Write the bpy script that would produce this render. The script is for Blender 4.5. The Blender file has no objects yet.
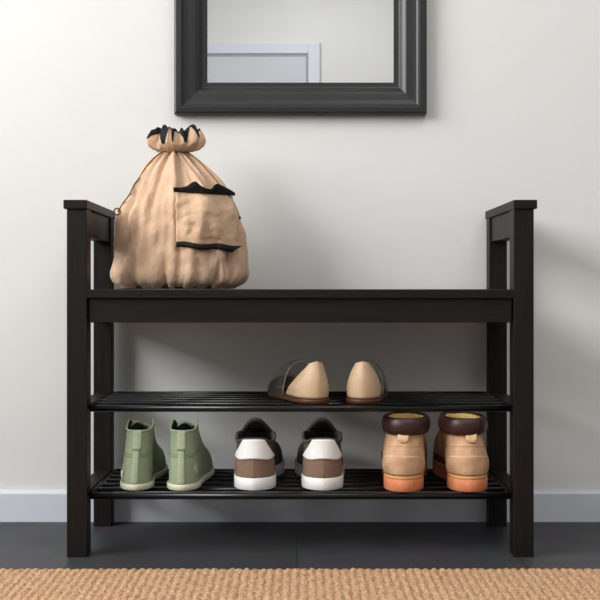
import bpy, bmesh, math, random
import numpy as np
from mathutils import Vector, Matrix, noise
from mathutils.bvhtree import BVHTree

SC = bpy.context.scene
COL = SC.collection
PI = math.pi

# ------------------------------------------------------------------ camera
CAM = Vector((0.0, -2.1, 0.485))
F = 1166.0                       # focal length for a 600 px frame


def PX(px, py, Y):
    """a point of the photograph at depth Y (front plane of the bench is Y = 0)"""
    d = (2.1 + Y) / F
    return Vector(((px - 300) * d, Y, 0.485 - (py - 288) * d))


cam = bpy.data.cameras.new('camera')
cam.sensor_fit = 'HORIZONTAL'
cam.sensor_width = 36.0
cam.lens = 36.0 * F / 600.0
cam.shift_y = -12 / 600.0
cam.clip_start = 0.05
camo = bpy.data.objects.new('camera', cam)
camo.location = CAM
camo.rotation_euler = (PI / 2, 0, 0)
COL.objects.link(camo)
SC.camera = camo


# ------------------------------------------------------------------ materials
def lin(c):
    return tuple(((x / 255.0) / 12.92 if x / 255.0 <= 0.04045 else ((x / 255.0 + 0.055) / 1.055) ** 2.4) for x in c)


def material(name, rgb, rough=0.6, spec=0.4, var=0.0, vscale=(20, 20, 20), vdetail=4.0, bump=0.0, bscale=(200, 200, 200),
             bdist=0.001, metallic=0.0, sheen=0.0, rgb2=None, coat=0.0):
    m = bpy.data.materials.new(name)
    m.use_nodes = True
    nt = m.node_tree
    b = nt.nodes['Principled BSDF']
    base = lin(rgb)
    b.inputs['Base Color'].default_value = (*base, 1)
    b.inputs['Roughness'].default_value = rough
    b.inputs['Specular IOR Level'].default_value = spec
    b.inputs['Metallic'].default_value = metallic
    b.inputs['Sheen Weight'].default_value = sheen
    b.inputs['Coat Weight'].default_value = coat
    tc = nt.nodes.new('ShaderNodeTexCoord')
    if var > 0 or rgb2:
        mp = nt.nodes.new('ShaderNodeMapping')
        mp.inputs['Scale'].default_value = vscale
        n = nt.nodes.new('ShaderNodeTexNoise')
        n.inputs['Scale'].default_value = 1.0
        n.inputs['Detail'].default_value = vdetail
        cr = nt.nodes.new('ShaderNodeValToRGB')
        cr.color_ramp.elements[0].position = 0.3
        cr.color_ramp.elements[1].position = 0.7
        if rgb2:
            cr.color_ramp.elements[0].color = (*base, 1)
            cr.color_ramp.elements[1].color = (*lin(rgb2), 1)
        else:
            cr.color_ramp.elements[0].color = (*[x * (1 - var) for x in base], 1)
            cr.color_ramp.elements[1].color = (*[min(1, x * (1 + var)) for x in base], 1)
        nt.links.new(tc.outputs['Object'], mp.inputs['Vector'])
        nt.links.new(mp.outputs['Vector'], n.inputs['Vector'])
        nt.links.new(n.outputs['Fac'], cr.inputs['Fac'])
        nt.links.new(cr.outputs['Color'], b.inputs['Base Color'])
    if bump > 0:
        mp2 = nt.nodes.new('ShaderNodeMapping')
        mp2.inputs['Scale'].default_value = bscale
        n2 = nt.nodes.new('ShaderNodeTexNoise')
        n2.inputs['Scale'].default_value = 1.0
        n2.inputs['Detail'].default_value = 3.0
        bp = nt.nodes.new('ShaderNodeBump')
        bp.inputs['Strength'].default_value = bump
        bp.inputs['Distance'].default_value = bdist
        nt.links.new(tc.outputs['Object'], mp2.inputs['Vector'])
        nt.links.new(mp2.outputs['Vector'], n2.inputs['Vector'])
        nt.links.new(n2.outputs['Fac'], bp.inputs['Height'])
        nt.links.new(bp.outputs['Normal'], b.inputs['Normal'])
    return m


M = {}
M['wall'] = material('wall_paint', (213, 212, 209), 0.9, 0.2, var=0.015, vscale=(3, 3, 3), bump=0.15, bscale=(90, 90, 90), bdist=0.0006)
M['wall_far'] = material('far_wall_paint', (211, 209, 206), 0.9, 0.2, var=0.015, vscale=(3, 3, 3))
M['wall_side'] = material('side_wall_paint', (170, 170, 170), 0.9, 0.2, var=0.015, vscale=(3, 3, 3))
M['ceiling'] = material('ceiling_paint', (225, 225, 224), 0.9, 0.2, var=0.01, vscale=(2, 2, 2))
M['trim'] = material('white_trim_paint', (203, 206, 214), 0.45, 0.4, var=0.01, vscale=(4, 4, 4))
M['door'] = material('door_paint', (192, 192, 198), 0.5, 0.4, var=0.01, vscale=(4, 4, 4))
M['doorgroove'] = material('door_groove_paint', (150, 150, 156), 0.6, 0.3, var=0.01, vscale=(4, 4, 4))
M['wood_v'] = material('black_brown_stain_upright', (15, 13, 11), 0.5, 0.2, rgb2=(28, 23, 20), vscale=(260, 260, 7), vdetail=5, bump=0.35, bscale=(420, 420, 10), bdist=0.0006)
M['wood_h'] = material('black_brown_stain_lengthwise', (15, 13, 11), 0.5, 0.2, rgb2=(28, 23, 20), vscale=(7, 260, 260), vdetail=5, bump=0.35, bscale=(10, 420, 420), bdist=0.0006)
M['wood_y'] = material('black_brown_stain_depthwise', (15, 13, 11), 0.5, 0.2, rgb2=(28, 23, 20), vscale=(260, 7, 260), vdetail=5, bump=0.35, bscale=(420, 10, 420), bdist=0.0006)
M['metal'] = material('black_powder_coated_metal', (5, 5, 6), 0.28, 0.4, var=0.1, vscale=(60, 60, 60))
M['frame'] = material('black_mirror_frame_lacquer', (34, 34, 34), 0.36, 0.45, var=0.06, vscale=(30, 30, 30))


def mirror_mat():
    m = material('silvered_mirror_glass', (235, 237, 237), 0.005, 0.5, metallic=1.0)
    return m


M['glass'] = mirror_mat()


def floor_mat():
    m = bpy.data.materials.new('dark_slate_tile')
    m.use_nodes = True
    nt = m.node_tree
    b = nt.nodes['Principled BSDF']
    b.inputs['Specular IOR Level'].default_value = 0.4
    tc = nt.nodes.new('ShaderNodeTexCoord')
    mp = nt.nodes.new('ShaderNodeMapping')
    # tile joints at X = -0.006 + 0.402 k and Y = 0.118 + 0.402 k
    mp.inputs['Location'].default_value = (0.006 + 0.402 * 20, -0.118 + 0.402 * 20, 0)
    br = nt.nodes.new('ShaderNodeTexBrick')
    br.offset = 0.0
    br.squash = 1.0
    br.inputs['Scale'].default_value = 1.0
    br.inputs['Brick Width'].default_value = 0.402
    br.inputs['Row Height'].default_value = 0.402
    br.inputs['Mortar Size'].default_value = 0.0016
    br.inputs['Mortar Smooth'].default_value = 0.3
    br.inputs['Bias'].default_value = 0.0
    br.inputs['Color1'].default_value = (*lin((46, 46, 50)), 1)
    br.inputs['Color2'].default_value = (*lin((55, 55, 60)), 1)
    br.inputs['Mortar'].default_value = (*lin((30, 30, 33)), 1)
    n = nt.nodes.new('ShaderNodeTexNoise')
    n.inputs['Scale'].default_value = 7.0
    n.inputs['Detail'].default_value = 7.0
    n.inputs['Roughness'].default_value = 0.65
    mul = nt.nodes.new('ShaderNodeMix')
    mul.data_type = 'RGBA'
    mul.blend_type = 'OVERLAY'
    mul.inputs['Factor'].default_value = 0.55
    bp = nt.nodes.new('ShaderNodeBump')
    bp.inputs['Strength'].default_value = 0.35
    bp.inputs['Distance'].default_value = 0.003
    rr = nt.nodes.new('ShaderNodeMapRange')
    rr.inputs['To Min'].default_value = 0.38
    rr.inputs['To Max'].default_value = 0.62
    L = nt.links.new
    L(tc.outputs['Object'], mp.inputs['Vector'])
    L(mp.outputs['Vector'], br.inputs['Vector'])
    L(tc.outputs['Object'], n.inputs['Vector'])
    L(br.outputs['Color'], mul.inputs[6])
    L(n.outputs['Color'], mul.inputs[7])
    L(mul.outputs[2], b.inputs['Base Color'])
    L(n.outputs['Fac'], rr.inputs['Value'])
    L(rr.outputs['Result'], b.inputs['Roughness'])
    L(n.outputs['Fac'], bp.inputs['Height'])
    L(bp.outputs['Normal'], b.inputs['Normal'])
    return m


M['floor'] = floor_mat()
M['rug'] = material('woven_jute', (142, 108, 80), 0.95, 0.1, rgb2=(197, 161, 127), vscale=(330, 110, 330), vdetail=3, bump=0.5, bscale=(700, 300, 700), bdist=0.001)
M['canvas'] = material('tan_canvas', (194, 162, 135), 0.9, 0.15, var=0.12, vscale=(24, 24, 24), vdetail=5, bump=0.55, bscale=(48, 48, 30), bdist=0.011, sheen=0.15)
M['canvas2'] = material('tan_canvas_pocket', (198, 166, 137), 0.9, 0.15, var=0.12, vscale=(30, 30, 30), vdetail=5, bump=0.5, bscale=(60, 60, 60), bdist=0.010, sheen=0.15)
M['blackcloth'] = material('black_lining_cloth', (22, 21, 22), 0.8, 0.25, var=0.2, vscale=(60, 60, 60), bump=0.3, bscale=(300, 300, 300))
M['cord'] = material('brown_cord', (120, 88, 62), 0.8, 0.2, var=0.2, vscale=(300, 300, 300))
M['green'] = material('sage_canvas', (142, 154, 128), 0.9, 0.15, var=0.07, vscale=(60, 60, 60), bump=0.3, bscale=(900, 900, 900), bdist=0.0005)
M['green_l'] = material('pale_sage_canvas', (157, 169, 143), 0.9, 0.15, var=0.05, vscale=(60, 60, 60), bump=0.3, bscale=(900, 900, 900), bdist=0.0005)
M['green_d'] = material('dark_sage_thread', (118, 130, 104), 0.9, 0.1, var=0.05, vscale=(60, 60, 60))
M['green_in'] = material('dark_green_lining', (44, 54, 42), 0.95, 0.1, var=0.1, vscale=(60, 60, 60))
M['cream'] = material('cream_rubber', (196, 196, 172), 0.6, 0.35, var=0.03, vscale=(80, 80, 80))
M['emblem'] = material('pale_emblem_print', (176, 186, 160), 0.8, 0.2, var=0.03, vscale=(80, 80, 80))
M['white'] = material('white_leather', (228, 228, 226), 0.5, 0.4, var=0.02, vscale=(60, 60, 60), bump=0.1, bscale=(600, 600, 600), bdist=0.0004)
M['whiterub'] = material('white_rubber', (222, 222, 221), 0.55, 0.4, var=0.02, vscale=(60, 60, 60))
M['brown'] = material('brown_suede', (126, 102, 87), 0.85, 0.2, var=0.07, vscale=(90, 90, 90), bump=0.2, bscale=(700, 700, 700), bdist=0.0004)
M['greybrown'] = material('grey_brown_suede', (84, 76, 69), 0.85, 0.2, var=0.08, vscale=(90, 90, 90), bump=0.2, bscale=(700, 700, 700), bdist=0.0004)
M['dgrey'] = material('dark_grey_lining', (80, 76, 71), 0.9, 0.15, var=0.08, vscale=(90, 90, 90))
M['black'] = material('black_rubber', (20, 20, 21), 0.6, 0.3, var=0.1, vscale=(90, 90, 90))
M['nubuck'] = material('tan_nubuck', (176, 136, 104), 0.75, 0.25, rgb2=(214, 178, 144), vscale=(26, 26, 26), vdetail=4, bump=0.25, bscale=(300, 300, 300), bdist=0.0006)
M['collar'] = material('dark_maroon_leather', (52, 27, 24), 0.45, 0.4, var=0.15, vscale=(60, 60, 60), bump=0.25, bscale=(160, 160, 160), bdist=0.001)
M['fleece'] = material('tan_fleece', (212, 172, 104), 0.95, 0.1, rgb2=(236, 204, 142), vscale=(220, 220, 220), bump=0.8, bscale=(350, 350, 350), bdist=0.003)
M['gum'] = material('orange_gum_rubber', (194, 114, 76), 0.6, 0.3, rgb2=(212, 138, 98), vscale=(60, 60, 60))
M['welt'] = material('tan_welt', (208, 152, 100), 0.7, 0.3, var=0.06, vscale=(90, 90, 90))
M['tabmat'] = material('pale_tan_leather', (226, 184, 146), 0.7, 0.3, var=0.04, vscale=(90, 90, 90))
M['dbrown'] = material('dark_brown_leather', (92, 60, 42), 0.6, 0.35, var=0.1, vscale=(60, 60, 60))
M['nude'] = material('nude_leather', (188, 160, 130), 0.5, 0.4, var=0.05, vscale=(70, 70, 70), bump=0.12, bscale=(260, 260, 260), bdist=0.0006)
M['solebr'] = material('brown_leather_sole', (72, 41, 21), 0.5, 0.4, var=0.1, vscale=(70, 70, 70))
M['piping'] = material('pewter_piping', (150, 143, 133), 0.4, 0.5, var=0.05, vscale=(70, 70, 70))
M['taupe'] = material('taupe_lining', (104, 92, 80), 0.8, 0.2, var=0.06, vscale=(70, 70, 70))
M['steel'] = material('dull_eyelet_metal', (190, 195, 185), 0.35, 0.5, metallic=0.6)


def clear_mat():
    m = material('smoky_clear_vinyl', (120, 116, 106), 0.25, 0.5, var=0.05, vscale=(60, 60, 60))
    b = m.node_tree.nodes['Principled BSDF']
    b.inputs['Alpha'].default_value = 0.15
    return m


M['vinyl'] = clear_mat()


# ------------------------------------------------------------------ mesh helpers
def link(name, me, mat, parent=None, smooth=False):
    o = bpy.data.objects.new(name, me)
    COL.objects.link(o)
    mats = mat if isinstance(mat, (list, tuple)) else [mat]
    for x in mats:
        me.materials.append(x)
    if parent is not None:
        o.parent = parent
    if smooth:
        me.polygons.foreach_set('use_smooth', [True] * len(me.polygons))
    return o


def mesh(name, verts, faces, mat, parent=None, smooth=True):
    me = bpy.data.meshes.new(name)
    me.from_pydata([tuple(v) for v in verts], [], faces)
    me.update()
    return link(name, me, mat, parent, smooth)


def from_bm(name, bm, mat, parent=None, smooth=False):
    me = bpy.data.meshes.new(name)
    bm.to_mesh(me)
    bm.free()
    return link(name, me, mat, parent, smooth)


def add_box(bm, lo, hi, bevel=0.0, seg=2):
    lo, hi = Vector(lo), Vector(hi)
    r = bmesh.ops.create_cube(bm, size=1.0, matrix=Matrix.Translation((lo + hi) / 2) @ Matrix.Diagonal((*(hi - lo), 1.0)))
    if bevel > 0:
        es = list({e for v in r['verts'] for e in v.link_edges})
        bmesh.ops.bevel(bm, geom=es, offset=bevel, segments=seg, profile=0.5, affect='EDGES')


def box(name, lo, hi, mat, parent=None, bevel=0.0):
    bm = bmesh.new()
    add_box(bm, lo, hi, bevel)
    return from_bm(name, bm, mat, parent)


def tube_data(pts, r, seg=10, closed=False, squash=None):
    """verts and faces of a tube along pts; r is a number or a list"""
    pts = [Vector(p) for p in pts]
    n = len(pts)
    rs = r if isinstance(r, (list, tuple)) else [r] * n
    V, Fc = [], []
    up = None
    for i in range(n):
        a = pts[(i - 1) % n] if (closed or i > 0) else pts[i]
        b = pts[(i + 1) % n] if (closed or i < n - 1) else pts[i]
        t = (b - a).normalized()
        if up is None:
            up = Vector((0, 0, 1)) if abs(t.z) < 0.9 else Vector((0, 1, 0))
        if squash:
            up = Vector((0, 0, 1))
        u = (up - t * up.dot(t)).normalized()
        w = t.cross(u)
        up = u
        for k in range(seg):
            an = 2 * PI * k / seg
            sx, sz = squash if squash else (1, 1)
            V.append(pts[i] + w * (math.cos(an) * rs[i] * sx) + u * (math.sin(an) * rs[i] * sz))
    m = n if closed else n - 1
    for i in range(m):
        j = (i + 1) % n
        for k in range(seg):
            l = (k + 1) % seg
            Fc.append((i * seg + k, j * seg + k, j * seg + l, i * seg + l))
    if not closed:
        Fc.append(tuple(range(seg)))
        Fc.append(tuple((n - 1) * seg + k for k in reversed(range(seg))))
    return V, Fc


def tube(name, pts, r, mat, parent=None, seg=10, closed=False, squash=None):
    V, Fc = tube_data(pts, r, seg, closed, squash)
    o = mesh(name, V, Fc, mat, parent, True)
    fix_normals(o)
    return o


def fix_normals(o):
    bm = bmesh.new()
    bm.from_mesh(o.data)
    bmesh.ops.recalc_face_normals(bm, faces=bm.faces)
    bm.to_mesh(o.data)
    bm.free()


def grid(name, rows, mat, parent=None, closed_u=False, solid=0.0, offset=1.0, flip=False, smooth=True):
    """rows: list of lists of points"""
    n = len(rows[0])
    V = [p for r in rows for p in r]
    Fc = []
    for j in range(len(rows) - 1):
        for i in range(n if closed_u else n - 1):
            k = (i + 1) % n
            q = (j * n + i, j * n + k, (j + 1) * n + k, (j + 1) * n + i)
            Fc.append(q[::-1] if flip else q)
    o = mesh(name, V, Fc, mat, parent, smooth)
    if solid > 0:
        md = o.modifiers.new('thickness', 'SOLIDIFY')
        md.thickness = solid
        md.offset = offset
        md.use_even_offset = False
    return o


def empty(name, loc, label, cat, rotz=0.0, group=None):
    o = bpy.data.objects.new(name, None)
    o.empty_display_size = 0.05
    COL.objects.link(o)
    o.location = loc
    o.rotation_euler = (0, 0, rotz)
    o['label'] = label
    o['category'] = cat
    if group:
        o['group'] = group
    return o


def struct(o):
    o['kind'] = 'structure'
    return o


# ------------------------------------------------------------------ room
WY = 0.3285          # the wall behind the bench
XL, XR = -2.35, 2.3
YF = -4.95           # opposite wall
H = 2.65

struct(box('floor', (XL - .1, YF - .1, -0.1), (XR + .1, WY + .1, 0), M['floor']))
struct(box('ceiling', (XL - .1, YF - .1, H), (XR + .1, WY + .1, H + .1), M['ceiling']))
struct(box('wall_back', (XL - .1, WY, 0), (XR + .1, WY + .1, H), M['wall']))
struct(box('wall_right', (XR, YF, 0), (XR + .1, WY, H), M['wall_side']))
struct(box('wall_front', (XL - .1, YF - .1, 0), (XR + .1, YF, H), M['wall_far']))
# left wall with a window opening
WIN = (-2.65, -0.25, 1.15, 2.6)       # y0 y1 z0 z1
bm = bmesh.new()
add_box(bm, (XL - .1, YF, 0), (XL, WIN[0], H))
add_box(bm, (XL - .1, WIN[1], 0), (XL, WY, H))
add_box(bm, (XL - .1, WIN[0], 0), (XL, WIN[1], WIN[2]))
add_box(bm, (XL - .1, WIN[0], WIN[3]), (XL, WIN[1], H))
struct(from_bm('wall_left', bm, M['wall_side']))
bm = bmesh.new()
w = 0.05
add_box(bm, (XL - .08, WIN[0], WIN[2]), (XL + .012, WIN[0] + w, WIN[3]), .004)
add_box(bm, (XL - .08, WIN[1] - w, WIN[2]), (XL + .012, WIN[1], WIN[3]), .004)
add_box(bm, (XL - .08, WIN[0] + w, WIN[2]), (XL + .012, WIN[1] - w, WIN[2] + w), .004)
add_box(bm, (XL - .08, WIN[0] + w, WIN[3] - w), (XL + .012, WIN[1] - w, WIN[3]), .004)
struct(from_bm('window_1', bm, M['trim']))


def baseboard(name, profile_axis, a, b, at, sgn):
    """a skirting board with a chamfered top; runs along X (axis 0) or Y (axis 1)"""
    prof = [(0, 0), (0.012, 0), (0.012, 0.058), (0.0095, 0.0628), (0.006, 0.064), (0, 0.064)]
    V = []
    for e in (a, b):
        for d, z in prof:
            V.append((e, at + sgn * d, z) if profile_axis == 0 else (at + sgn * d, e, z))
    n = len(prof)
    Fc = [(i, (i + 1) % n, n + (i + 1) % n, n + i) for i in range(n)] + [tuple(range(n)), tuple(range(2 * n - 1, n - 1, -1))]
    o = mesh(name, V, Fc, M['trim'], None, False)
    fix_normals(o)
    return struct(o)


baseboard('baseboard_back', 0, XL, XR, WY, -1)
baseboard('baseboard_left', 1, YF, WY - .012, XL, 1)
baseboard('baseboard_right', 1, YF, WY - .012, XR, -1)

# the door of the opposite wall that the mirror shows
DX = 0.055           # inner edge of its casing
bm = bmesh.new()
add_box(bm, (DX, YF, 0), (DX + .075, YF + .02, 2.1), .003)
add_box(bm, (DX - 1.0, YF, 0), (DX - .925, YF + .02, 2.1), .003)
add_box(bm, (DX - .925, YF, 2.03), (DX, YF + .02, 2.1), .003)
struct(from_bm('trim_1', bm, M['trim']))
dr = struct(box('door_1', (DX - .925, YF, 0.0), (DX, YF + .010, 2.03), M['door']))
gap = box('door_gap', (DX - .922, YF + .0105, 2.011), (DX - .001, YF + .012, 2.029), M['doorgroove'], dr)
gap2 = box('door_gap', (DX - .016, YF + .0105, 0.005), (DX - .001, YF + .012, 2.010), M['doorgroove'], dr)
hb = bmesh.new()
add_box(hb, (DX - .88, YF + .012, .95), (DX - .84, YF + .022, 1.09), .004)
add_box(hb, (DX - .88, YF + .022, 1.02), (DX - .75, YF + .045, 1.04), .006)
from_bm('door_handle', hb, M['steel'], dr)

# ------------------------------------------------------------------ bench
LEGW, LEGD = 0.036, 0.043
XI, XO = 0.3847, 0.4207
bench = empty('shoe_bench', (0.0005, 0, 0), 'black-brown wooden shoe bench with armrests and two black metal racks, against the wall', 'bench')
for sx in (-1, 1):
    x0, x1 = sorted((sx * XI, sx * XO))
    for y0, y1 in ((0.0, LEGD), (0.272, 0.310)):
        box('leg', (x0, y0, 0), (x1, y1, 0.6275), M['wood_v'], bench, .0012)
    c0, c1 = sorted((sx * 0.3835, sx * 0.4262))
    box('armrest', (c0, -0.004, 0.6275), (c1, 0.318, 0.6437), M['wood_y'], bench, .0015)
    r0, r1 = sorted((sx * 0.389, sx * 0.4165))
    box('side_rail', (r0, LEGD, 0.579), (r1, 0.272, 0.6275), M['wood_y'], bench, .001)
    for zt in (0.2715, 0.1135):
        r0, r1 = sorted((sx * 0.3865, sx * 0.4165))
        box('rack_support', (r0, LEGD, zt - 0.011), (r1, 0.272, zt), M['wood_y'], bench, .001)
    r0, r1 = sorted((sx * 0.389, sx * 0.4165))
    box('side_rail', (r0, LEGD, 0.4235), (r1, 0.272, 0.4665), M['wood_y'], bench, .001)
box('seat', (-XI + .0004, 0.0, 0.4665), (XI - .0004, 0.312, 0.4825), M['wood_h'], bench, .0012)
box('apron', (-XI + .003, 0.006, 0.4225), (XI - .003, 0.026, 0.4663), M['wood_h'], bench, .0008)
box('apron', (-XI + .003, 0.28, 0.4225), (XI - .003, 0.30, 0.4663), M['wood_h'], bench, .0008)

for zt in (0.2735, 0.115):
    rk = tube('rack_frame', [(-XI + .004, 0.012, zt - .0065), (XI - .004, 0.012, zt - .0065)], .0062, M['metal'], bench, 12)
    for sx in (-1, 1):
        tube('side_bar', [(sx * .3785, 0.012, zt - .005), (sx * .3785, 0.288, zt - .005)], .005, M['metal'], rk, 10)
    for y in (0.066, 0.115, 0.164, 0.212, 0.256, 0.288):
        tube('rod', [(-.3785, y, zt - .0040), (.3785, y, zt - .0040)], .0040, M['metal'], rk, 10)

# ------------------------------------------------------------------ mirror
mir = empty('wall_mirror', (0, WY, 0.8445), 'wall mirror in a wide moulded black frame hanging above the bench', 'mirror')
prof = [(0, 0), (0, .0200), (.0015, .0225), (.0035, .0232), (.0048, .0262), (.0135, .0268), (.0156, .0264), (.0185, .0228), (.0215, .0212), (.028, .0196), (.036, .0186), (.0425, .0176),
        (.0455, .0162), (.0485, .0142), (.0515, .0116), (.0542, .0088), (.0562, .0070), (.058, .0064), (.0665, .0060), (.0675, .0050), (.0675, .002)]
mx0, mx1, mz0, mz1 = -.2598, .2618, 0.0, 0.95
rows = []
for wd, h in prof:
    rows.append([(mx0 + wd, -h, mz0 + wd), (mx1 - wd, -h, mz0 + wd), (mx1 - wd, -h, mz1 - wd), (mx0 + wd, -h, mz1 - wd)])
V, Fc = [], []
for side in range(4):        # mitred lengths: own vertices so that the corners stay sharp
    base = len(V)
    a, b = side, (side + 1) % 4
    for r in rows:
        V += [r[a], r[b]]
    for j in range(len(rows) - 1):
        Fc.append((base + 2 * j, base + 2 * j + 1, base + 2 * j + 3, base + 2 * j + 2))
fr = mesh('frame', V, Fc, M['frame'], mir, False)
bm = bmesh.new(); bm.from_mesh(fr.data)
bmesh.ops.remove_doubles(bm, verts=bm.verts, dist=1e-6)
bmesh.ops.recalc_face_normals(bm, faces=bm.faces)
bm.to_mesh(fr.data); bm.free()
box('mirror_glass', (mx0 + .066, -.005, mz0 + .0660), (mx1 - .066, -.003, mz1 - .066), M['glass'], mir)

# ------------------------------------------------------------------ rug
rx0, rx1, ry0, ry1 = -0.85, 0.85, -1.0, -0.110
step = 0.0026
nx = int((rx1 - rx0) / step) + 1
ny = int((ry1 - ry0) / step) + 1
gx = np.linspace(rx0, rx1, nx)
gy = np.linspace(ry1, ry0, ny)
X, Y = np.meshgrid(gx, gy)
rng = np.random.default_rng(4)
PITCH, ROW = 0.0138, 0.021
col = np.floor(X / PITCH)
ph = (X / PITCH - col)
wob = 0.0012 * np.sin(Y * 95 + col * 1.7)
ridge = np.sin(PI * ((X + wob) / PITCH - np.floor((X + wob) / PITCH))) ** 0.8
rowp = np.abs(np.sin(PI * (Y / ROW + 0.5 * (col % 2) + 0.18 * np.sin(X * 40))))
colr = rng.random(400)[(col.astype(int)) % 400]
rowp = np.abs(np.sin(PI * (Y / ROW + colr * 1.0 + 0.25 * np.sin(X * 31))))
Z = 0.0046 + 0.0020 * ridge + 0.0017 * ridge * rowp ** 0.6 + 0.0007 * rng.standard_normal(X.shape)
edge = np.clip((ry1 - Y) / 0.006, 0, 1)
Z = Z * (0.55 + 0.45 * np.sqrt(edge))
top = np.stack([X, Y, Z], -1).reshape(-1, 3)
idx = np.arange(nx * ny).reshape(ny, nx)
quads = np.stack([idx[:-1, :-1], idx[1:, :-1], idx[1:, 1:], idx[:-1, 1:]], -1).reshape(-1, 4)
# skirt to the floor round the edge
ring = np.concatenate([idx[0, :], idx[1:, -1], idx[-1, -2::-1], idx[-2:0:-1, 0]])
low = top[ring].copy(); low[:, 2] = 0.0003
lo_i = np.arange(len(ring)) + nx * ny
sk = np.stack([ring, np.roll(ring, -1), np.roll(lo_i, -1), lo_i], -1)
allv = np.concatenate([top, low]); allq = np.concatenate([quads, sk])
me = bpy.data.meshes.new('jute_rug')
me.vertices.add(len(allv)); me.vertices.foreach_set('co', allv.astype(np.float32).ravel())
me.loops.add(allq.size); me.loops.foreach_set('vertex_index', allq.astype(np.int32).ravel())
me.polygons.add(len(allq)); me.polygons.foreach_set('loop_start', np.arange(0, allq.size, 4, dtype=np.int32))
me.update(calc_edges=True); me.validate()
rug = link('jute_rug', me, M['rug'], None, True)
rug['label'] = 'tan woven jute rug with ribbed texture on the dark floor before the bench'
rug['category'] = 'rug'

# ------------------------------------------------------------------ drawstring bag
BAGY = 0.165
BS = F / (2.1 + BAGY)
SEAT = 0.4828
bag = empty('drawstring_bag', ((177.5 - 300) / BS, BAGY, SEAT), 'bulging tan canvas drawstring bag with black trims standing on the bench seat', 'bag')
tab = [(151, 175, 10.2), (153, 175, 11.5), (155, 175.3, 17), (158, 175.5, 20.5), (164, 176.5, 27), (170, 177.5, 33), (183, 180, 44), (200, 182.0, 54.5), (214, 182.0, 60.0),
       (237, 181.8, 63.5), (262, 181, 66.5), (272, 180, 69), (279, 179.5, 67.5), (284, 179, 63), (287.0, 178.5, 54)]
ys = np.array([t[0] for t in tab], float); cs = np.array([t[1] for t in tab], float); hs = np.array([t[2] for t in tab], float)


def smooth_interp(x, xp, fp, wdt=2.2):
    return sum(np.interp(x + d, xp, fp) * k for d, k in ((-wdt, .2), (-wdt / 2, .2), (0, .2), (wdt / 2, .2), (wdt, .2)))


def bag_pt(y, an, folds=True):
    """y: height in photo rows, an: 0 = towards the viewer, +90 = right"""
    c = (smooth_interp(y, ys, cs) - 177.5) / BS
    h = smooth_interp(y, ys, hs, 1.6 if y < 160 else 2.4) / BS
    v = min(1, max(0, (288 - y) / 136.0))
    add = 0.0
    if folds:
        dx, dy = math.sin(an), -math.cos(an)
        gn = math.exp(-((1 - v) / .24) ** 2)
        gb = math.exp(-(v / .17) ** 2)
        w1 = noise.noise(Vector((dx * 1.5, dy * 1.5, v * 1.2 + 3)))
        # gathers that run down from the neck
        k = an + .25 * w1
        g = .55 * math.cos(9 * k + .8) + .45 * math.cos(15 * k + 2.1) + .3 * math.cos(5 * k)
        add += gn * (g * .0115 * min(1, h / .045))
        # gathers at the bottom seam
        kb = an + .3 * noise.noise(Vector((dx * 2, dy * 2, 7)))
        gbv = (1 - abs(math.cos(7.5 * kb + .4))) * .55 + (1 - abs(math.cos(12.5 * kb + 1.1))) * .45
        add += -gb * (gbv ** 2.2) * .026
        # long vertical drapes of the body
        n1 = noise.noise(Vector((dx * 3.2 + 5, dy * 3.2, v * 1.1)))
        n2 = noise.noise(Vector((dx * 7 + 1.5, dy * 7, v * 2.2 + 9)))
        n3 = noise.noise(Vector((dx * 5, dy * 5, v * 6)))
        mid = math.exp(-((v - .5) / .42) ** 2)
        add += mid * (n1 * .019 + n2 * .016 + n3 * .010)
        # one standing pleat from neck to base
        a0 = -.16 - .05 * math.sin(v * 4)
        d = an - a0
        add += (.010 * math.exp(-(d / .15) ** 2) - .011 * math.exp(-((d + .27) / .085) ** 2) - .006 * math.exp(-((d - .30) / .08) ** 2)) * (.35 + .65 * math.sin(PI * min(1, v * 1.05)))
        # creases slanting down to the left hip
        for (aa, vv, sl, wd, am) in ((-.75, .62, .9, .07, -.008), (-.95, .42, .8, .06, -.007), (-1.1, .8, .5, .06, -.004), (.95, .25, -.7, .07, -.005), (-.55, .3, .6, .07, -.006)):
            t = (an - aa) * .5 + (v - vv) * sl
            s = math.exp(-(((an - aa)) / .38) ** 2 - ((v - vv) / .22) ** 2)
            add += 1.6 * am * math.exp(-(t / wd) ** 2) * s
    hx = h + add
    hy = h * (.90 if h > .03 else 1.0) * (.82 if h > .05 else .82 + .18 * max(0, (.05 - h) / .03)) + add
    hy = min(hy, .128)
    return Vector((c + hx * math.sin(an), -hy * math.cos(an), (288 - y) / BS))


NA = 288
rowsy = list(np.linspace(151, 160, 10)) + list(np.linspace(161.5, 270, 66)) + list(np.linspace(271, 287.5, 16))
rows = []
for y in rowsy:
    rows.append([bag_pt(y, 2 * PI * i / NA) for i in range(NA)])
last = rows[-1]
cen = sum((p for p in last), Vector()) / NA
for s in (.85, .5, .12):
    rows.append([Vector((cen.x + (p.x - cen.x) * s, cen.y + (p.y - cen.y) * s, .0004 if s < .9 else .0008)) for p in last])
body = grid('body', rows, M['canvas'], bag, True)
fix_normals(body)
bvh = BVHTree.FromPolygons([v.co + bag.location for v in body.data.vertices], [tuple(p.vertices) for p in body.data.polygons])
plain = [[bag_pt(y, 2 * PI * i / 96, False) for i in range(96)] for y in rowsy]
pv = [p + bag.location for r in plain for p in r]
pf = []
for j in range(len(plain) - 1):
    for i in range(96):
        pf.append((j * 96 + i, j * 96 + (i + 1) % 96, (j + 1) * 96 + (i + 1) % 96, (j + 1) * 96 + i))
bvh0 = BVHTree.FromPolygons(pv, pf)


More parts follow.
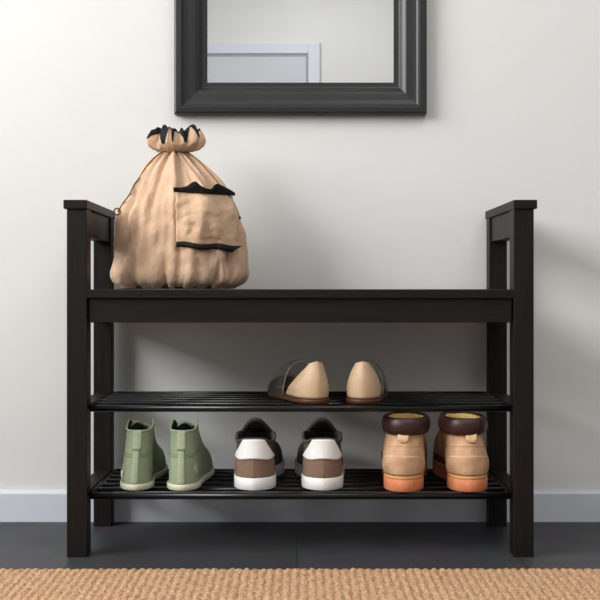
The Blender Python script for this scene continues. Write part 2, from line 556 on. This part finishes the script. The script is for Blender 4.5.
def on_bag(px, py, off=0.0, plain_=False):
    d = (PX(px, py, 0) - CAM).normalized()
    hits = []
    for t in ((bvh0,) if plain_ else (bvh, bvh0)):
        h, n, i, ds = t.ray_cast(CAM, d)
        if h is not None:
            hits.append(h.y)
    if not hits:
        return None
    return PX(px, py, min(hits) - off) - bag.location


# black base disc that shows under the bottom gathers
rows = []
for rr, z in ((.0, .0006), (.070, .0006), (.092, .0010), (.097, .003), (.093, .007)):
    rows.append([Vector((cen.x + (rr + .0015 * math.cos(9 * a)) * 1.02 * math.sin(a), rr * -.84 * math.cos(a), z)) for a in [2 * PI * i / 72 for i in range(72)]])
fix_normals(grid('base', rows, M['blackcloth'], bag, True))

# ruffle above the drawn neck
NR = 216


RS = [0, .12, .28, .45, .62, .8, 1.0]
RR = [10.2, 14.5, 21.5, 25.0, 25.5, 23.6, 20.0]
RZ = [152, 150.6, 148.6, 145.0, 140.5, 135.5, 130.0]


def ruffle_pt(s, an, inner):
    """s 0 at the neck, 1 at the rim: a ruff that swells out and closes in again at the top"""
    n1 = noise.noise(Vector((math.sin(an) * 2.2, math.cos(an) * 2.2, 4)))
    k = an + .30 * n1
    lobe = math.cos(6 * k + .9)
    lobe2 = math.cos(13 * k + 1.2)
    fold = (1 - abs(math.sin(4 * k + .35))) ** 1.4
    r = float(np.interp(s, RS, RR)) / BS
    amp = min(1, s * 1.6)
    r += amp * (.0070 * lobe + .0026 * lobe2 - .0075 * fold)
    z = (288 - float(np.interp(s, RS, RZ))) / BS
    z += s * (.0042 * math.cos(5 * k + 2) + .0036 * lobe2 - .0050 * fold)
    if inner:
        r -= .0022
        z += .0030 * s
    c = (175.8 - 177.5) / BS
    return Vector((c + r * 1.04 * math.sin(an), -r * .92 * math.cos(an), z))


S = np.linspace(0, 1, 26)
rows = [[ruffle_pt(s, 2 * PI * i / NR, False) for i in range(NR)] for s in S]
grid('ruffle', rows, M['canvas'], bag, True)
rows = [[ruffle_pt(s, 2 * PI * i / NR, True) for i in range(NR)] for s in S]
grid('lining', rows, M['blackcloth'], bag, True)
# black corners of the lining folded out over the rim
for ac, wd, dep in ((-1.12, .16, .30), (-.42, .24, .60), (-.02, .07, .45), (.50, .24, .46), (.92, .16, .36)):
    rows = []
    for j in range(6):
        t = j / 5
        rows.append([ruffle_pt(1.0 - dep * t, ac + wd * u * (1 - .75 * t), False) + Vector((math.sin(ac) * .0016, -math.cos(ac) * .0018, .0015 * (1 - t)))
                     for u in np.linspace(-1, 1, 9)])
    grid('lining_fold', rows, M['blackcloth'], bag, False, .0008, 0)
# cord that closes the neck
cx = (175 - 177.5) / BS
tube('neck_cord', [(cx + .0215 * math.sin(a), -.0205 * math.cos(a), .2622 + .001 * math.sin(3 * a)) for a in [2 * PI * i / 40 for i in range(40)]], .0019, M['cord'], bag, 8, True)


def spline(pts, n=10):
    out = []
    P = [Vector(p) for p in pts]
    P = [P[0] * 2 - P[1]] + P + [P[-1] * 2 - P[-2]]
    for i in range(1, len(P) - 2):
        for k in range(n):
            t = k / n
            a, b, c, d = P[i - 1], P[i], P[i + 1], P[i + 2]
            out.append(.5 * ((2 * b) + (c - a) * t + (2 * a - 5 * b + 4 * c - d) * t * t + (3 * b - a - 3 * c + d) * t ** 3))
    out.append(P[-2])
    return out


def cord_pts(pix, dy):
    out = []
    for px, py in pix:
        h = None
        for sh in range(0, 14):            # nudge in until the ray meets the cloth
            s = 1 if px < 175 else -1
            h = on_bag(px + s * sh, py, .0008)
            if h is not None:
                h = PX(px + s * max(0, sh - 1.2), py, h.y + BAGY) - bag.location
                break
        if h is not None:
            out.append(h)
    return out


lc = spline(cord_pts([(166, 151.5), (158, 154), (151, 161), (144, 170), (139, 178), (133, 185), (126, 194), (120, 202), (116.5, 209), (116, 212)], 0), 6)
dk = tube('drawstring', lc, .0013, M['cord'], bag, 7)
kc = lc[-1] + Vector((.0005, -.012, 0))
tube('knot_ring', [kc + Vector((.0058 * math.cos(a), -.002 * math.sin(a), .0062 * math.sin(a))) for a in [2 * PI * i / 28 for i in range(28)]], .0016, M['cord'], dk, 8, True)
rc = spline(cord_pts([(184, 151.5), (192, 154.5), (199.5, 162), (207.5, 170.5), (215, 179), (222.5, 188), (230, 197), (236, 207), (240, 218)], 0), 6)
dk2 = tube('drawstring', rc, .0011, M['cord'], bag, 7)
kc = rc[-1] + Vector((0, -.001, 0))
bm = bmesh.new()
bmesh.ops.create_uvsphere(bm, u_segments=12, v_segments=8, radius=.0026, matrix=Matrix.Translation(kc) @ Matrix.Diagonal((.8, .8, 1.3, 1)))
from_bm('knot', bm, M['blackcloth'], dk2, True)

# patch pocket
NU, NVV = 30, 28
rows = []
for j in range(NVV + 1):
    t = j / NVV
    r = []
    for i in range(NU + 1):
        u = i / NU
        xl = 175.8 + 0.4 * t
        xr = 232.5 + 7.0 * t
        px = xl + (xr - xl) * u
        py = (190.5 + 4 * u) + (52.5 - 0.5 * u) * t
        o = .007 + .006 * math.sin(PI * u) * math.sin(PI * (.15 + .85 * t))
        nn = noise.noise(Vector((u * 3.2, t * 2.6, 1.3)))
        n2 = noise.noise(Vector((u * 7, t * 5, 5.7)))
        n3 = noise.noise(Vector((u * 9 + t * 2, t * 1.6, 2.2)))
        o += nn * .0045 + n2 * .002 + n3 * .0018
        if u > .8:
            o -= .004 * ((u - .8) / .2)
        h = None
        q = px
        while h is None and q > px - 25:
            h = on_bag(q, py, o)
            q -= 1.0
        hp = PX(px, py, h.y + BAGY) - bag.location if h is not None else r[-1]
        r.append(hp)
    rows.append(r)
# smooth the depth so the pocket reads as a flat piece of cloth
D = np.array([[p.y for p in r] for r in rows])
for _ in range(3):
    E = np.pad(D, 1, mode='edge')
    D = (E[:-2, 1:-1] + E[2:, 1:-1] + E[1:-1, :-2] + E[1:-1, 2:] + 2 * E[1:-1, 1:-1]) / 6
for j in range(NVV + 1):
    for i in range(NU + 1):
        u, t = i / NU, j / NVV
        D[j][i] += .0055 * noise.noise(Vector((u * 4 + t * 1.5, t * 3.2, 8.3))) + .0025 * noise.noise(Vector((u * 9, t * 8, 2.3)))
prow = []
for j, r in enumerate(rows):
    rr = []
    for i, p in enumerate(r):
        w_ = p + bag.location
        k = (2.1 + D[j][i] + BAGY) / (2.1 + w_.y)
        rr.append(Vector((w_.x * k, D[j][i] + BAGY, .485 + (w_.z - .485) * k)) - bag.location)
    prow.append(rr)
pocket = grid('pocket', prow, M['canvas2'], bag, False, .009, -1, flip=True)


def pocket_pt(u, t, off=0.0):
    fu, ft = max(0, min(NU - 1e-4, u * NU)), max(0, min(NVV - 1e-4, t * NVV))
    i, j = int(fu), int(ft)
    a, b = fu - i, ft - j
    p = prow[j][i] * (1 - a) * (1 - b) + prow[j][i + 1] * a * (1 - b) + prow[j + 1][i] * (1 - a) * b + prow[j + 1][i + 1] * a * b
    return p + Vector((0, -off, 0))


# gaping black lining at the pocket mouth
hts = [(0, 3.0), (.10, 3.0), (.22, 4.6), (.32, 9.0), (.38, 9.6), (.44, 6.0), (.54, 3.6), (.62, 3.4), (.67, 7.6), (.71, 9.2), (.80, 7.2), (.92, 4.2), (1.0, 1.4)]
rows = []
US = np.linspace(0, 1, 53)
for j in range(8):
    t = j / 7
    r = []
    for u in US:
        hgt = smooth_interp(u, [a for a, b in hts], [b for a, b in hts], .018) / BS
        p = pocket_pt(min(u * 1.0, 1), 0, .0025) + Vector((-.004 + u * .009, 0, -.0025))
        lean = (.011 * (hgt / .018)) * math.sin(t * PI * .6)
        r.append(p + Vector((0, -lean - .0008 * math.sin(u * 40), t * (hgt + .0025))))
    rows.append(r)
grid('pocket_lining', rows, M['blackcloth'], pocket, False, .0012, 0)
# black hem at the pocket foot
rows = []
for j in range(7):
    t = j / 6
    r = []
    for u in US:
        hh = (4.4 + 1.2 * math.sin(u * 9 + .5) * .5 + (1.2 if .3 < u < .9 else 0)) * (1 if u < .86 else max(.06, (1.0 - u) / .14)) / BS
        p = pocket_pt(u, 1, .0015) + Vector((u * .003, 0, .0015 + .002 * math.sin(u * 12)))
        r.append(p + Vector((0, -.0025 * math.sin(PI * t), -t * hh)))
    rows.append(r)
grid('pocket_hem', rows, M['blackcloth'], pocket, False, .0015, 0, flip=True)

# ------------------------------------------------------------------ shoes
YT = [0, .02, .06, .12, .2, .3, .4, .5, .6, .7, .8, .88, .94, .98, 1]
LAT = [0, .052, .092, .118, .128, .13, .137, .152, .168, .176, .168, .142, .104, .06, 0]
MED = [0, .052, .092, .118, .126, .118, .110, .118, .145, .168, .172, .155, .12, .075, 0]


def closed_loop(lat, med, yt, N):
    """counter-clockwise loop that starts at the heel and is even in arc length"""
    pts = [(l, y) for l, y in zip(lat, yt)] + [(-m, y) for m, y in list(zip(med, yt))[-2:0:-1]]
    P = [Vector((a, b, 0)) for a, b in pts]
    n = len(P)
    fine = []
    for i in range(n):
        a, b, c, d = P[(i - 1) % n], P[i], P[(i + 1) % n], P[(i + 2) % n]
        for k in range(12):
            t = k / 12
            fine.append(.5 * ((2 * b) + (c - a) * t + (2 * a - 5 * b + 4 * c - d) * t * t + (3 * b - a - 3 * c + d) * t ** 3))
    fine.append(fine[0])
    Ls = np.concatenate([[0], np.cumsum([(fine[i + 1] - fine[i]).length for i in range(len(fine) - 1)])])
    q = np.linspace(0, Ls[-1], N + 1)[:-1]
    xs = np.interp(q, Ls, [p.x for p in fine]); yy = np.interp(q, Ls, [p.y for p in fine])
    return np.stack([xs, yy], -1)


def sstep(a, b, x):
    t = min(1, max(0, (x - a) / (b - a)))
    return t * t * (3 - 2 * t)


class Shoe:
    """an upper lofted between the sole outline and the opening; sg = +1 when the outer side faces +X"""

    def __init__(s, L, wid, heelw, z0, opening, zfun, toe_h, bulge, sg, inset=.003, spring=.006, hb=.3, ht=.3, lean=.0):
        s.L, s.z0, s.sg, s.toe_h, s.bulge, s.spring = L, z0, sg, toe_h, bulge, spring
        s.hb, s.ht = hb, ht
        N = s.N = 120
        sc = lambda arr: [a * L * (heelw + (wid - heelw) * sstep(.2, .6, y)) for a, y in zip(arr, YT)]
        s.out = closed_loop(sc(LAT), sc(MED), [y * L for y in YT], N)
        d = np.roll(s.out, -1, 0) - np.roll(s.out, 1, 0)
        d /= np.linalg.norm(d, axis=1)[:, None]
        s.nrm = np.stack([d[:, 1], -d[:, 0]], -1)
        s.B = s.out - s.nrm * inset
        oy = [a for a, b in opening]; ow = [b for a, b in opening]
        s.T = closed_loop(ow, ow, [y * L for y in oy], N) + np.array([lean * sg, 0.0])
        s.zfun = zfun

    def _at(s, arr, t):
        f = (t % 1.0) * s.N
        i = int(f) % s.N
        a = f - int(f)
        return arr[i] * (1 - a) + arr[(i + 1) % s.N] * a

    def pt(s, t, v):
        b = s._at(s.B, t); n = s._at(s.nrm, t); T = s._at(s.T, t)
        wt = sstep(.45, .95, b[1] / s.L)
        sp = s.spring * sstep(.72, 1, b[1] / s.L)
        zT = s.zfun(T[1] / s.L)
        hh = zT - s.z0
        b3 = Vector((b[0], b[1], s.z0 + sp)); t3 = Vector((T[0], T[1], zT))
        n3 = Vector((n[0], n[1], 0))
        k1 = hh * s.hb * (1 - wt) + s.toe_h * wt
        p1 = b3 + n3 * (s.bulge * (1 - wt) + .002 * wt) + Vector((0, 0, k1))
        dxy = Vector((b3.x - t3.x, b3.y - t3.y, 0))
        p2 = t3 + dxy * (.12 * (1 - wt) + .52 * wt) + Vector((0, 0, -hh * s.ht * (1 - wt) - max(0, (zT - s.z0 - s.toe_h)) * .62 * wt))
        u = 1 - v
        p = b3 * u ** 3 + p1 * (3 * u * u * v) + p2 * (3 * u * v * v) + t3 * v ** 3
        return Vector((p.x * s.sg, p.y, p.z))

    def nv(s, t, v):
        e = .004
        a = s.pt(t + e, v) - s.pt(t - e, v)
        b = s.pt(t, min(1, v + .02)) - s.pt(t, max(0, v - .02))
        n = a.cross(b) * s.sg
        return n.normalized()

    def upper(s, mat, parent, thick=.003, name='upper', mat_in=None):
        rows = [[s.pt(i / s.N, v) for i in range(s.N)] for v in np.linspace(0, 1, 22)]
        o = grid(name, rows, [mat, mat_in] if mat_in else mat, parent, True, thick, -1, flip=s.sg < 0)
        if mat_in:
            o.modifiers[0].material_offset = 1
        return o

    def patch(s, name, tv, mat, parent, off=.0004, th=.0012, nu=15, nv=11, smooth=True):
        """tv(u, w) -> (t, v) for u in [-1, 1], w in [0, 1]"""
        rows = []
        for w_ in np.linspace(0, 1, nv):
            r = []
            for u in np.linspace(-1, 1, nu):
                t, v = tv(u, w_)
                r.append(s.pt(t, v) + s.nv(t, v) * off)
            rows.append(r)
        return grid(name, rows, mat, parent, False, th, 1, flip=s.sg < 0, smooth=smooth)

    def slab(s, name, za, zb, grow, mat, parent, bev=.002, spring=None):
        sp = s.spring if spring is None else spring
        rows = []
        for g, z in ((grow - bev, za), (grow, za + bev), (grow, zb - bev * .6), (grow - bev * .6, zb)):
            rows.append([Vector(((p[0] + n[0] * g) * s.sg, p[1] + n[1] * g, z + sp * sstep(.72, 1, p[1] / s.L))) for p, n in zip(s.out, s.nrm)])
        n = s.N
        V = [p for r in rows for p in r]
        Fc = []
        for j in range(3):
            for i in range(n):
                k = (i + 1) % n
                Fc.append((j * n + i, j * n + k, (j + 1) * n + k, (j + 1) * n + i))
        Fc.append(tuple(range(n))[::-1])
        Fc.append(tuple(3 * n + i for i in range(n)))
        o = mesh(name, V, Fc, mat, parent, True)
        for p in o.data.polygons:
            if len(p.vertices) > 4:
                p.use_smooth = False
        fix_normals(o)
        return o

    def insole(s, mat, parent):
        pts = [Vector((p[0] * s.sg * .93, p[1] * .97 + .004, s.z0 + .0015)) for p in s.B]
        return mesh('insole', pts, [tuple(range(s.N)) if s.sg > 0 else tuple(range(s.N))[::-1]], mat, parent, False)

    def rim(s, name, r, mat, parent, squash=None, dz=0.0, grow=0.0, drop=0.0):
        pts = []
        for i in range(0, s.N, 2):
            p = s.pt(i / s.N, 1)
            c = Vector((0, p.y, 0))
            pts.append(p + Vector((0, 0, dz)))
        return tube(name, pts, r, mat, parent, 10, True, squash)


def rack_z(level):
    return (0.2738, 0.1153)[level]


def emblem(shoe, t, v, r, mat, parent, off=.0006):
    """round ankle patch: a ring with a star in it, laid on the surface"""
    per = 2.25 * shoe.L
    hgt = (shoe.pt(t, 1) - shoe.pt(t, 0)).length

    def place(x, y):
        tt, vv = t + x / per, v + y / hgt          # follows the surface
        return shoe.pt(tt, vv) + shoe.nv(tt, vv) * off
    V, Fc = [], []
    K = 32
    for k in range(K):
        an = 2 * PI * k / K
        V += [place(math.cos(an) * r, math.sin(an) * r), place(math.cos(an) * r * .78, math.sin(an) * r * .78)]
    for k in range(K):
        l = (k + 1) % K
        Fc.append((2 * k, 2 * l, 2 * l + 1, 2 * k + 1))
    o0 = len(V)
    for k in range(10):
        an = PI / 2 + PI * k / 5
        rr = r * (.58 if k % 2 == 0 else .25)
        V.append(place(math.cos(an) * rr, math.sin(an) * rr))
    Fc.append(tuple(range(o0, o0 + 10)))
    o = mesh('ankle_patch', V, Fc, mat, parent, False)
    md = o.modifiers.new('thickness', 'SOLIDIFY'); md.thickness = .0012; md.offset = 0
    return o


def shoelace(shoe, ys_, zf, w, mat, parent, r=.0016):
    pts = []
    for i, y in enumerate(ys_):
        sgn = 1 if i % 2 == 0 else -1
        y2 = ys_[min(i + 1, len(ys_) - 1)]
        for k, u in enumerate((-1, -.6, 0, .6, 1)):
            yy = y * shoe.L + (y2 - y) * shoe.L * (k / 5)
            pts.append(Vector((sgn * u * w, yy, zf(yy / shoe.L) + .004 - .002 * abs(u))))
    return tube('shoelace', spline(pts, 3), r, mat, parent, 6)


def tongue(shoe, y0, z0, y1, z1, w0, w1, mat, parent, bow=.006, back=0.0, th=.004, name='tongue', round_=.35):
    """a padded tongue from (y0, z0) at the throat up to (y1, z1)"""
    rows = []
    for j in range(13):
        t = j / 12
        wv = (w0 + (w1 - w0) * t)
        r = []
        for u in np.linspace(-1, 1, 13):
            end = 1 - round_ * (abs(u) ** 2.1) * sstep(.35, 1, t) * .3
            y = (y0 + (y1 - y0) * t * end) * shoe.L
            z = z0 + (z1 - z0) * (t * end) + .012 * math.sin(PI * t) * .6
            r.append(Vector((u * wv * (1 - .12 * sstep(.8, 1, t)), y + bow * 1.4 * (u * u) * -1 * (1 if back == 0 else back), z - bow * u * u)))
        rows.append(r)
    o = grid(name, rows, mat, parent, False, th, 0)
    return o


def high_top(loc, rot, sg, label, lean=0.0):
    root = empty('high_top_sneaker', loc, label, 'sneaker', rot, 'sage green high-top sneakers')
    L = .268
    opening = [(.028, 0), (.036, .0105), (.07, .0195), (.12, .0230), (.20, .0238), (.28, .0228), (.34, .020), (.42, .014), (.52, .010), (.58, .007), (.60, 0)]
    zk = [0, .06, .12, .20, .27, .32, .38, .50, .60]
    zz = [.1085, .1090, .1115, .1165, .1215, .121, .106, .073, .058]
    zf = lambda y: float(smooth_interp(y, zk, zz, .03))
    s = Shoe(L, .93, .89, .009, opening, zf, .040, .0012, sg, inset=.0028, spring=.006, hb=.35, ht=.32, lean=lean)
    s.slab('sole', 0.0, .0115, .0012, M['cream'], root, .0022)
    s.slab('outsole', -.0003, .002, -.0006, M['black'], root, .0006)
    up = s.upper(M['green'], root, .0022, mat_in=M['green_in'])
    s.insole(M['green_in'], root)
    # heel strip and its wider loop at the top
    st = s.patch('heel_strip', lambda u, w: (u * .0125, .02 + .66 * w), M['green_l'], root, .0003, .0012, 7, 14)
    s.patch('pull_loop', lambda u, w: (u * (.0185 + .002 * w), .64 + .355 * w), M['green_l'], root, .0007, .0018, 9, 9)
    # rows of stitching round the heel
    for vv in (.50, .545):
        s.patch('stitching', lambda u, w, vv=vv: (u * .16, vv + .05 * abs(u) ** 1.6 + .012 * w), M['green_d'], up, .0002, .0005, 41, 3)
    s.rim('collar_binding', .0017, M['green_l'], root)
    tongue(s, .58, .062, .235, .1195, .012, .0165, M['green'], root, .004)
    shoelace(s, [.34, .39, .44, .49, .54, .58], zf, .0135, M['cream'], root)
    for sd in (-1, 1):
        for y in (.33, .40, .47, .54):
            # eyelets beside the throat
            ti = min(range(s.N), key=lambda i: abs(s.T[i][1] / L - y) + (0 if s.T[i][0] * sd > 0 else 9)) / s.N
            c = s.pt(ti, .93); n = s.nv(ti, .93)
            a = n.orthogonal().normalized(); b = n.cross(a)
            tube('eyelet', [c + n * .0006 + a * (.0027 * math.cos(q)) + b * (.0027 * math.sin(q)) for q in [2 * PI * k / 14 for k in range(14)]], .0008, M['steel'], root, 6, True)
    emblem(s, .068, .27, .0088, M['emblem'], root)
    return root


def low_sneaker(loc, rot, sg, label):
    root = empty('low_top_sneaker', loc, label, 'sneaker', rot, 'brown low-top sneakers')
    L = .285
    opening = [(.022, 0), (.030, .012), (.06, .021), (.12, .0300), (.20, .0350), (.28, .0345), (.36, .028), (.46, .019), (.56, .013), (.60, .008), (.615, 0)]
    zk = [0, .05, .12, .20, .28, .36, .48, .62]
    zz = [.0955, .0925, .0855, .0870, .0970, .096, .082, .064]
    zf = lambda y: float(smooth_interp(y, zk, zz, .03))
    s = Shoe(L, .98, 1.06, .0215, opening, zf, .040, .0025, sg, inset=.0035, spring=.006, hb=.42, ht=.30)
    s.slab('sole', .0012, .0235, .0008, M['whiterub'], root, .0013)
    s.slab('outsole', 0.0, .003, -.0035, M['black'], root, .001)
    s.upper(M['greybrown'], root, .003, mat_in=M['dgrey'])
    s.insole(M['dgrey'], root)
    hp = s.patch('heel_panel', lambda u, w: (u * .125, .0 + (.60 - .05 * u * u) * w), M['brown'], root, .0003, .0014, 31, 12)
    s.patch('heel_seam', lambda u, w: (u * .0024, .02 + .5 * w), M['brown'], hp, .0016, .0004, 3, 8)

    def tabf(u, w):
        vb = .47 + .035 * math.cos(u * PI * 1.0) * -1 + .03 * math.cos(2 * PI * u)
        vt = 1.0
        return (u * (.118 - .068 * w ** .75), vb + (vt - vb) * w)
    s.patch('heel_tab', tabf, M['white'], root, .0018, .0022, 31, 14)
    s.rim('collar_padding', .0030, M['dgrey'], root)
    tg = tongue(s, .58, .070, .235, .1245, .018, .0345, M['dgrey'], root, .008, th=.006, round_=1.9)
    shoelace(s, [.36, .41, .46, .51, .56, .60], lambda y: zf(y) + .003, .019, M['black'], root, .002)
    # eyestays: darker leather either side of the throat
    for sd in (-1, 1):
        s.patch('eyestay', lambda u, w, sd=sd: (sd * (.335 + .075 * u), .72 + .28 * w), M['dgrey'], root, .0004, .0016, 15, 5)
    return root


def boot(loc, rot, sg, label, lean=0.0):
    root = empty('ankle_boot', loc, label, 'boot', rot, 'tan ankle boots')
    L = .285
    opening = [(.015, 0), (.03, .016), (.07, .025), (.13, .0315), (.20, .0335), (.27, .0330), (.33, .0285), (.38, .022), (.405, .011), (.415, 0)]
    zf = lambda y: .116
    s = Shoe(L, .88, 1.0, .028, opening, zf, .048, .0125, sg, inset=.0012, spring=.008, hb=.35, ht=.28, lean=lean)
    s.slab('sole', .0, .0225, .0008, M['gum'], root, .0018)
    s.slab('welt', .0223, .0292, .0004, M['welt'], root, .0012)
    for k in range(1):
        pass
    up = s.upper(M['nubuck'], root, .004, mat_in=M['fleece'])
    # heel counter with its seam, arched over the heel
    ct = s.patch('heel_counter', lambda u, w: (u * (.125 - .045 * w), .02 + (.40 - .05 * u * u) * w), M['nubuck'], root, .0003, .0011, 31, 10)
    s.patch('stitching', lambda u, w: (u * .20, .60 - .06 * abs(u) + .008 * w), M['welt'], up, .0003, .0006, 41, 3)
    # dark vamp guard at the ball of the foot
    for sd in (-1, 1):
        s.patch('side_guard', lambda u, w, sd=sd: (sd * (.30 + .115 * u), .0 + .18 * w * (1 - .35 * abs(u))), M['dbrown'], root, .0004, .0012, 31, 6)
    # padded rolled collar
    pts = [s.pt(i / s.N, 1) for i in range(0, s.N, 2)]
    cen_ = sum(pts, Vector()) / len(pts)
    cpts = []
    for i, p in enumerate(pts):
        d = Vector((p.x - cen_.x, p.y - cen_.y, 0))
        w_ = noise.noise(Vector((i * .2, sg * 3, loc[0] * 10)))
        cpts.append(p + d.normalized() * (.0035 + .0006 * w_) + Vector((0, 0, .0025 + .0008 * w_)))
    cr = tube('collar', cpts, .01, M['collar'], root, 18, True, (.80, 1.58))
    # fleece inside
    rows = []
    for k, (g, dz) in enumerate(((.90, .0125), (.85, .0118), (.79, .006), (.76, -.02), (.74, -.07))):
        rows.append([Vector((cen_.x + (p.x - cen_.x) * g, cen_.y + (p.y - cen_.y) * g + (.0 if dz > -.05 else .01), p.z + dz + .0015 * noise.noise(p * 300))) for p in cpts])
    rows.append([Vector((cen_.x, cen_.y + .01, cen_.z - .066)) + (p - Vector((cen_.x, cen_.y, cen_.z))) * .02 for p in cpts])
    fix_flip = grid('fleece_lining', rows, M['fleece'], root, True, flip=True)
    # small hanging pull tab
    base = s.pt(0, .93); n = s.nv(0, .93)
    rows = []
    for j in range(9):
        t = j / 8
        wv = .0098 * (1 if t < .55 else math.sqrt(max(.02, 1 - ((t - .55) / .45) ** 2)))
        z = .107 - .0175 * t
        rows.append([Vector((u * wv, -.0035 - .002 * math.sin(PI * t) + base.y - .000, z)) for u in np.linspace(-1, 1, 7)])
    grid('pull_tab', rows, M['tabmat'], root, False, .002, 0)
    return root


def flat_shoe(loc, rot, sg, label):
    root = empty('ballerina_flat', loc, label, 'shoe', rot, 'nude flats with clear vamps')
    L = .245
    s = Shoe(L, .94, 1.06, .0085, [(.02, 0), (.1, .02), (.3, .03), (.5, .02), (.6, 0)], lambda y: .07, .03, .003, sg, inset=.002, spring=.002)
    s.slab('sole', .0, .0088, .0004, M['solebr'], root, .0018)
    pts = [Vector((p[0] * sg * .95, p[1] * .975 + .003, .0092)) for p in s.B]
    mesh('insole', pts, [tuple(range(s.N)) if sg > 0 else tuple(range(s.N))[::-1]], M['taupe'], root, False)
    # heel cup, highest at the back and falling away along both sides
    rows = []
    hw0 = max(abs(s._at(s.B, k / 400)[0]) for k in range(0, 70))
    for w_ in np.linspace(0, 1, 25):
        r = []
        zz_ = 1 - (1 - w_) ** 1.5
        tmax = .185 * (1 - zz_) ** .75 + .028
        mx = max(abs(s._at(s.B, tmax * k / 20)[0]) for k in range(21))
        sq = hw0 * float(smooth_interp(zz_, [0, .25, .5, .75, .92, .98, 1.0], [1.0, .98, .83, .64, .48, .39, .21], .006)) / mx
        zt = .0672 * zz_
        for u in np.linspace(-1, 1, 49):
            b = s._at(s.B, u * tmax); n = s._at(s.nrm, u * tmax)
            bul = .0022 * math.sin(PI * min(1, w_ * 1.4)) if w_ < .71 else 0
            r.append(Vector(((b[0] * sq + n[0] * bul) * sg, b[1] * min(1, sq) ** .8 + n[1] * bul + .010 * w_ ** 1.7, .0085 + .0015 + zt - .0022 * abs(u) ** 2 * w_ ** 3)))
        rows.append(r)
    hc = grid('heel_cup', rows, [M['nude'], M['taupe']], root, False, .0018, -1, flip=sg < 0)
    hc.modifiers[0].material_offset = 1
    # clear vamp: an arch over the forefoot, edged with thin piping
    wl = lambda y: (np.interp(y, YT, LAT) * L * .95, np.interp(y, YT, MED) * L * .95)
    rows = []
    for y in np.linspace(.46, .985, 22):
        a, b = wl(y)
        q = (y - .46) / .525
        h = .060 * (1 - q) ** 1.05 + .016 * (1 - q ** 5) * min(1, q * 4) + .004
        r = []
        for k in range(25):
            an = PI * k / 24
            cx_ = (a - b) / 2 * 1.0
            hw = (a + b) / 2
            r.append(Vector(((cx_ + math.cos(an) * hw) * sg, y * L - .03 * (1 - q) * (math.sin(an) ** .8) * .5, .0085 + h * math.sin(an) ** .8)))
        rows.append(r)
    grid('vamp', rows, M['vinyl'], root, False, .0008, 0, flip=sg > 0)
    tube('vamp_piping', rows[0], .0011, M['piping'], root, 8)
    # toe cap
    s_rows = rows[16:]
    tc = [[p + Vector((0, .0006, .0008)) for p in r] for r in s_rows]
    grid('toe_cap', tc, M['nude'], root, False, .0012, 1, flip=sg > 0)
    return root


def heel_loc(px, Y, level):
    return Vector(((px - 300) * (2.1 + Y) / F, Y, rack_z(level)))


high_top(heel_loc(134.3, .022, 1), math.radians(2.0), -1, 'sage green canvas high-top sneaker nearest the bench leg on the lower rack', .0055)
high_top(heel_loc(181, .018, 1), math.radians(-0.5), 1, 'sage green canvas high-top sneaker with round ankle patch, beside the brown sneakers')
low_sneaker(heel_loc(253.4, .018, 1), math.radians(-1.2), -1, 'brown sneaker with white heel tab, next to the green high-tops')
low_sneaker(heel_loc(323.4, .018, 1), math.radians(1.0), 1, 'brown sneaker with white heel tab, on the side toward the tan boots')
boot(heel_loc(403.2, .007, 1), math.radians(-6), -1, 'tan boot with dark rolled collar, beside the brown sneakers on the lower rack', .0040)
boot(heel_loc(471.3, .007, 1), math.radians(0), 1, 'tan boot with dark rolled collar, next to the bench leg on the lower rack', -.0075)
flat_shoe(heel_loc(319, .016, 0), math.radians(18), -1, 'nude flat turned outward over the brown sneakers, wide clear vamp showing')
flat_shoe(heel_loc(362, .016, 0), math.radians(-6.5), 1, 'nude flat above the gap by the tan boots, pointing nearly straight at the wall')


# ------------------------------------------------------------------ light
def area(name, loc, rot, sx, sy, power, color):
    l = bpy.data.lights.new(name, 'AREA')
    l.shape = 'RECTANGLE'
    l.size, l.size_y = sx, sy
    l.energy = power
    l.color = color
    o = bpy.data.objects.new(name, l)
    o.location = loc
    o.rotation_euler = rot
    COL.objects.link(o)
    return o


area('window_light', (XL - .02, (WIN[0] + WIN[1]) / 2, (WIN[2] + WIN[3]) / 2), (0, math.radians(-90), 0), 1.4, 2.3, 150, (.995, 1.0, .995))
area('far_wall_fill', (0.2, -4.2, H - .02), (0, 0, 0), .8, .4, 9, (1.0, .99, .98))  # added lamp, brightens the opposite wall that the mirror reflects
area('overhead_fill', (0.9, -1.5, H - .02), (0, 0, 0), 1.4, 1.4, 26, (1.0, 1.0, 1.0))  # added soft fill from above, lifts the shadow right of the bench

wd = bpy.data.worlds.new('world')
SC.world = wd
wd.use_nodes = True
wd.node_tree.nodes['Background'].inputs['Color'].default_value = (.75, .82, .9, 1)
wd.node_tree.nodes['Background'].inputs['Strength'].default_value = 1.0

SC.view_settings.view_transform = 'Standard'
SC.view_settings.look = 'None'
SC.view_settings.exposure = 0.0
SC.cycles.use_denoising = True
SC.cycles.max_bounces = 8
SC.cycles.diffuse_bounces = 5
